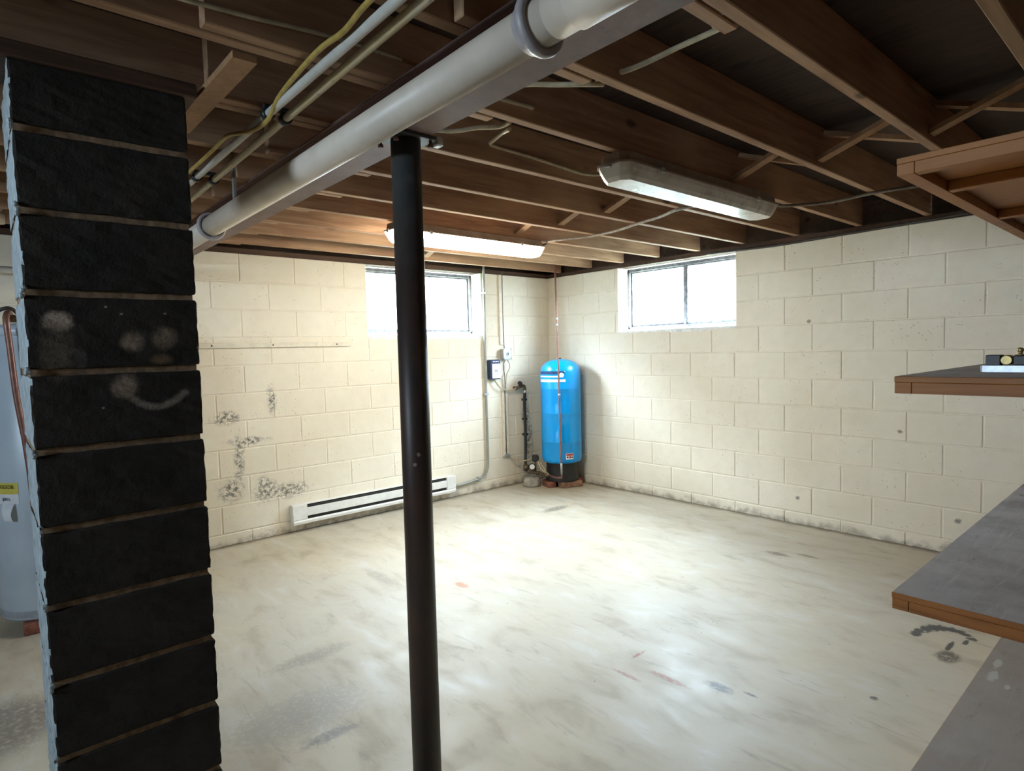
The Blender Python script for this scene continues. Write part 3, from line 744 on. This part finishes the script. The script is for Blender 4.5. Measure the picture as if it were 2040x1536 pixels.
MB().box(-.682, -.616, -.026, -.0015, .292, .325, .004).build('end_fitting', MT['galv'], root)
tag(MB().tube([(-.612, -.02, .30), (-.58, -.03, .262), (-.54, -.04, .238), (-.50, -.05, .232), (-.46, -.13, .25), (-.452, -.165, .262)], .006, 8, True, 5).build('pressure_cable', MT['white_cable']), 'thin pale cable from the raceway end to the pressure switch by the tank', 'cable')

# copper pipe in front of the tank
CY = -.575
root = empty('copper_pipe', (-.44, CY, 0), 'thin tarnished copper pipe rising in front of the blue tank to the joists', 'pipe')
MB().tube([(-.455, -.43, .135), (-.440, -.50, .118), (-.432, CY, .125), (-.432, CY, .18), (-.435, CY, .30), (-.444, CY, .95), (-.455, CY, 1.6), (-.470, CY, 2.31)], .0085, 12).build('riser', MT['copper'], root)
for z, x in ((1.66, -.456), (1.60, -.455), (.93, -.4437)): MB().lathe([(.0088, -.012), (.0115, -.012), (.0115, .012), (.0088, .012)], (x, CY, z), 14).build('coupling', MT['galv'], root)
MB().tube([(-.432, CY, .16), (-.434, CY, .27)], .0105, 12).build('grey_sleeve', MT['galv'], root)['label'] = 'dull grey lower end'

# black hose with its brass valve, and the manifold at its foot
root = empty('black_hose', (-.43, -.08, .2), 'black rubber hose hanging down the back wall beside the blue tank', 'hose')
MB().tube([(-.428, -.07, .95), (-.434, -.065, .85), (-.430, -.065, .6), (-.438, -.07, .42), (-.455, -.085, .28), (-.470, -.10, .20)], .014, 12, True, 5).build('hose', MT['rubber'], root)
MB().tube([(-.395, -.045, .93), (-.398, -.045, .6), (-.405, -.05, .32)], .007, 8).build('side_tube', MT['white_cable'], root)['label'] = 'pale thin tube beside the hose'
for z in (.86, .66, .50): MB().box(-.420, -.384, -.056, -.0015, z - .010, z + .010, .003).build('clip', MT['black'], root)
MB().lathe([(.016, -.015), (.016, .015)], (-.428, -.07, .945), 14).build('hose_clamp', MT['galv'], root)
root = empty('brass_valve', (-.46, -.06, .98), 'corroded brass elbow valve on the wall at the top of the black hose', 'valve')
MB().tube([(-.515, -.0015, .985), (-.515, -.045, .985), (-.50, -.07, 1.0), (-.46, -.075, 1.005), (-.436, -.072, .995), (-.428, -.07, .96)], .017, 12, True, 4).build('elbow', MT['valve'], root)
MB().lathe([(.024, -.006), (.026, 0), (.024, .006)], (-.505, -.085, 1.035), 10, (-.3, -.6, .7)).build('handle', MT['black'], root)
MB().tube([(-.498, -.07, 1.005), (-.505, -.085, 1.03)], .008, 8).build('stem', MT['valve'], root)
root = empty('pipe_manifold', (-.45, -.19, .10), 'cluster of corroded brass fittings with a round gauge left of the blue tank', 'valve')
MB().tube([(-.472, -.10, .205), (-.475, -.115, .165), (-.47, -.15, .135), (-.44, -.20, .13), (-.435, -.30, .125), (-.445, -.40, .13)], .018, 12, True, 4).build('tee_pipe', MT['valve'], root)
MB().lathe([(.030, -.03), (.030, .03)], (-.478, -.118, .17), 12).build('union_nut', MT['valve'], root)
MB().lathe([(.022, -.02), (.022, .02)], (-.437, -.25, .128), 6, (0, -1, 0)).build('union_nut', MT['valve'], root)
MB().tube([(-.50, -.14, .165), (-.54, -.17, .18)], .010, 8).build('drain_cock', MT['black'], root)
g = MB().lathe([(.030, -.01), (.033, -.008), (.033, .012), (.027, .014), (.027, .010)], (-.475, -.205, .195), 24, (-.68, -.73, 0)).build('gauge', MT['black'], root)
MB().lathe([(.026, .0), (.026, .0015)], Vector((-.475, -.205, .195)) + Vector((-.68, -.73, 0)) * .010, 24, (-.68, -.73, 0)).build('dial', MT['gauge'], g)
MB().tube([(-.445, -.20, .14), (-.468, -.20, .19)], .007, 8).build('gauge_stem', MT['valve'], root)
MB().obox(Vector((-.430, -.205, .275)), (.070, .075, .062), Matrix.Rotation(math.radians(-42), 3, 'Z'), .010).build('pressure_switch', MT['tank_base'], root)['label'] = 'dark grey pressure switch cover'
MB().tube([(-.430, -.205, .245), (-.430, -.205, .14)], .010, 8).build('switch_stem', MT['valve'], root)
MB().tube([(-.415, -.245, .25), (-.425, -.31, .20), (-.44, -.37, .155), (-.447, -.41, .138)], .008, 8, True, 4).build('pale_tube', MT['white_cable'], root)
MB().tube([(-.43, -.245, .25), (-.455, -.31, .19), (-.455, -.38, .15)], .008, 8, True, 4).build('pale_tube', MT['white_cable'], root)
m = MB(); m.lathe([(.088, .0005), (.086, .02), (.080, .07), (.062, .088), (.001, .09)], (-.480, -.20, 0), 20)
for v in m.bm.verts: v.co += Vector((random.uniform(-1, 1), random.uniform(-1, 1), 0)) * .004
tag(m.build('concrete_lump', MT['concrete']), 'rough round lump of concrete on the floor under the brass fittings', 'concrete block')

# ------------------------------------------------------------------ cables and laths under the joists
ZC = JO - .010
tag(MB().tube([(-1.44, -1.40, 2.128), (-1.425, -1.44, 2.145), (-1.45, -1.50, ZC), (-1.40, -1.65, ZC), (-1.34, -1.80, ZC), (-1.36, -2.02, ZC - .004), (-1.41, -2.23, ZC), (-1.47, -2.45, ZC - .002), (-1.545, -2.64, ZC), (-1.50, -2.80, ZC), (-1.28, -2.93, ZC - .004)], .0085, 8, True, 6).build('grey_cable', MT['grey_cable']),
    'grey cable sagging from the lit ceiling light across the joists to the unlit one', 'cable')
tag(MB().tube([(-1.30, -2.99, 2.126), (-1.24, -3.0, ZC), (-1.12, -3.06, ZC - .004), (-1.01, -3.25, ZC - .006), (-1.0, -3.455, ZC), (-.97, -3.65, ZC), (-.90, -3.88, ZC), (-.88, -4.05, ZC)], .0085, 8, True, 6).build('grey_cable', MT['grey_cable']),
    'grey cable leaving the far end of the unlit ceiling light toward the shelves', 'cable')
yb = -2.632 - HW - .006
tag(MB().tube([(-3.115, -2.978, 2.163), (-3.06, -2.87, 2.190), (-2.975, -2.715, 2.222), (-2.945, yb - .005, 2.230), (-2.90, yb, 2.226), (-2.727, yb, 2.222), (-2.505, yb, 2.211), (-2.36, yb - .02, 2.20), (-2.30, yb - .20, 2.172), (-2.29, -2.95, 2.165)], .0075, 8, True, 5).build('white_cable', MT['white_cable']),
    'pale cable stapled along a joist face and feeding the unlit ceiling light', 'cable')
yb = -3.055 - HW - .006
tag(MB().tube([(-4.30, yb, 2.19), (-4.188, yb, 2.194), (-4.043, yb, 2.203), (-3.919, yb, 2.215), (-3.776, yb, 2.224), (-3.618, yb, 2.224)], .006, 8, True, 4).build('joist_cable', MT['white_cable']),
    'thin pale cable stapled along the joist above the pier', 'cable')
tag(MB().tube([(-3.16, -3.42, 2.175), (-3.08, -3.50, 2.20), (-3.01, -3.62, 2.24), (-3.02, -3.75, 2.235), (-3.14, -3.80, 2.185), (-3.20, -3.86, 2.175)], .0085, 8, True, 6).build('loose_wire', MT['white_cable']),
    'loose pale wire bridging two joists right of the white pipe collar', 'cable', 'loose wires between the joists')
tag(MB().tube([(-3.34, -3.12, 2.18), (-3.26, -3.20, 2.205), (-3.18, -3.28, 2.20), (-3.15, -3.36, 2.182), (-3.12, -3.42, 2.17)], .0085, 8, True, 6).build('loose_wire', MT['white_cable']),
    'short pale wire poking out from behind the beam below the white pipe collar', 'cable', 'loose wires between the joists')
tag(MB().tube([(-3.36, -2.66, 2.19), (-3.27, -2.70, 2.205), (-3.20, -2.76, 2.20), (-3.16, -2.85, 2.195), (-3.14, -2.95, 2.175), (-3.15, -3.02, 2.17)], .0085, 8, True, 6).build('loose_wire', MT['white_cable']),
    'crumpled pale wire beside the beam just right of the post top', 'cable', 'loose wires between the joists')
yb = -3.055 - HW - .006
tag(MB().tube([(-3.30, yb, 2.205), (-3.215, yb, 2.207), (-3.158, yb, 2.209), (-3.095, yb, 2.211)], .0085, 8, True, 4).build('cable_stub', MT['white_cable']),
    'short cut-off end of pale cable stapled to the joist face just right of the beam', 'cable')
tag(MB().tube([(-.016, -3.70, 2.135), (-.012, -3.3, 2.126), (-.014, -2.9, 2.118), (-.012, -2.5, 2.112), (-.012, -2.2, 2.118), (-.014, -1.9, 2.125)], .009, 8, True, 5).build('dark_cable', MT['dark_cable']),
    'dark cable tacked along the top of the right wall', 'cable')

# ------------------------------------------------------------------ on the shelf
root = empty('metal_fixture', (-2.42, -4.30, 1.2755), 'small grey metal base with two black blocks and a brass piece on the shelf', 'hardware')
m = MB(); 
m.loft([[(-2.44 , -4.225, z), (-2.425, -4.218, z), (-2.39, -4.218, z), (-2.375, -4.225, z), (-2.375, -4.42, z), (-2.44, -4.42, z)] for z in (1.2755, 1.294)]); m.build('base', MT['chrome'], root)
MB().box(-2.435, -2.385, -4.2645, -4.231, 1.2945, 1.3235, .0015).build('black_block', MT['black'], root)
MB().box(-2.435, -2.385, -4.334, -4.292, 1.2945, 1.322, .0025).build('black_block', MT['black'], root)
MB().lathe([(.012, -.026), (.014, -.02), (.014, .02), (.012, .026)], (-2.41, -4.278, 1.309), 16, (1, 0, 0)).build('brass_piece', MT['brass'], root)
MB().lathe([(.012, 0), (.012, .003), (.005, .004), (.006, .010), (.009, .014), (.006, .020), (.001, .022)], (-2.42, -4.306, 1.322), 14).build('brass_knob', MT['brass'], root)

# ------------------------------------------------------------------ water heater and pipes left of the pier
HXc, HYc, HR = -4.360, -.560, .232
root = empty('water_heater', (HXc, HYc, .06), 'tall white cylindrical water heater half hidden behind the dark pier', 'water heater')
MB().lathe([(.215, .060), (.228, .064), (.232, .075), (.232, 1.515), (.228, 1.520)], (HXc, HYc, 0), 56).build('body', MT['tank_white'], root)
MB().lathe([(.2335, .078), (.2345, .082), (.2345, .108), (.2335, .112)], (HXc, HYc, 0), 56, None, False).build('bottom_rim', MT['tank_rim'], root)
MB().lathe([(.236, 1.505), (.237, 1.535), (.228, 1.555), (.10, 1.575), (.001, 1.578)], (HXc, HYc, 0), 56).build('top_cap', MT['tank_white'], root)
ph = Vector((-4.470, -.815, 0))
MB().tube([(-4.46, -.62, 1.60), (-4.475, -.74, 1.62), ph + Vector((-.018, 0, 1.585)), ph + Vector((-.012, 0, 1.45)), ph + Vector((.0, 0, 1.2)), ph + Vector((.03, -.002, .84)), ph + Vector((.045, -.002, .20))], .014, 12, True, 3).build('relief_pipe', MT['copper'], root)['label'] = 'dark red relief pipe running down the front'
MB().box(-4.50, -4.43, -.80, -.72, 1.572, 1.605, .006).build('relief_valve', MT['valve'], root)
MB().tube([(-4.53, -.70, 1.58), (-4.515, -.75, 1.625), (-4.475, -.77, 1.64), (-4.445, -.75, 1.62), (-4.43, -.72, 1.58)], .009, 8, True, 5).build('wire_loop', MT['dark_cable'], root)
aL = math.degrees(math.atan2(-.79 - HYc, -4.512 - HXc))
lab = link('energy_label', tank_patch(aL - 48, aL, .665, .770, .0012, 'energy_label', MT['label_white'], HR, HXc, HYc), root)
lab['label'] = 'yellow and white energy label with a curled lower corner'
link('yellow_band', tank_patch(aL - 48, aL, .715, .772, .002, 'yellow_band', MT['label_yellow'], HR, HXc, HYc), lab)
mm = MB()
a = math.radians(aL - 5); base = Vector((HXc + HR * math.cos(a), HYc + HR * math.sin(a), .665)); nr = Vector((math.cos(a), math.sin(a), 0)); tg = Vector((math.sin(a), -math.cos(a), 0))
rows = []
for k in range(8):
    t = k / 7.0; z = .668 - .085 * t; o_ = .003 + .030 * math.sin(t * 2.4); wdt = .06 * (1 - .25 * t)
    rows.append([base + nr * o_ + tg * (-.015 - .03 * t) * -1 * 0 + Vector((0, 0, z - .665)) - tg * 0, base + nr * o_ * .6 + Vector((0, 0, z - .665)) + tg * wdt])
bmx = mm.bm; vr = [[bmx.verts.new(p) for p in r] + [bmx.verts.new(p - nr * .0012) for p in reversed(r)] for r in rows]
for p, q in zip(vr, vr[1:]):
    for k in range(4): bmx.faces.new((p[k], p[(k + 1) % 4], q[(k + 1) % 4], q[k]))
bmx.faces.new(vr[0]); bmx.faces.new(vr[-1])
mm.build('curled_corner', MT['label_white'], lab)
def text(body, size, loc, nrm, mat, parent, align='RIGHT'):
    cu = bpy.data.curves.new('label_text', 'FONT'); cu.body = body; cu.size = size; cu.align_x = align; cu.extrude = .0004; cu.materials.append(mat)
    tmp = bpy.data.objects.new('label_text', cu); COL.objects.link(tmp)
    me = bpy.data.meshes.new_from_object(tmp.evaluated_get(bpy.context.evaluated_depsgraph_get())); bpy.data.objects.remove(tmp)
    me.materials.clear(); me.materials.append(mat)
    z = Vector((0, 0, 1)); n_ = Vector(nrm).normalized(); x = z.cross(n_)
    Mx = Matrix((x, z, n_)).transposed().to_4x4(); Mx.translation = Vector(loc)
    me.transform(Mx); return link('label_text', me, parent)
aT = math.radians(aL - 16); nT = Vector((math.cos(aT), math.sin(aT), 0)); xT = Vector((0, 0, 1)).cross(nT)
cT = Vector((HXc, HYc, 0)) + nT * (HR + .007)
text('ENERGYGUIDE', .026, cT + xT * .052 + Vector((0, 0, .745)), nT, MT['ink'], lab)
text('$411', .022, cT + xT * .030 + Vector((0, 0, .684)), nT, MT['navy_box'], lab)
brick((-4.455, -.735), -4, 'red brick under the white water heater beside the pier', 'brick', (.10, .12, .058))
brick((-4.25, -.40), 0, 'red brick hidden at the back under the white water heater', 'brick')
o = MB().tube([(-5.6, -.10, 1.905), (-4.2, -.10, 1.905)], .020, 14).build('wall_pipe', MT['cpvc']); tag(o, 'cream pipe running level along the back wall above the water heater', 'pipe')
root = empty('vent_elbow', (-4.50, -.30, 2.1), 'grimy white pipe coupling hanging under the joists left of the pier', 'pipe')
MB().tube([(-4.50, -.36, 2.26), (-4.50, -.36, 2.175)], .042, 18).build('pipe', MT['pvc_dark'], root)
MB().tube([(-4.50, -.36, 2.175), (-4.50, -.36, 2.12)], .050, 20).build('coupling', MT['pvc'], root)
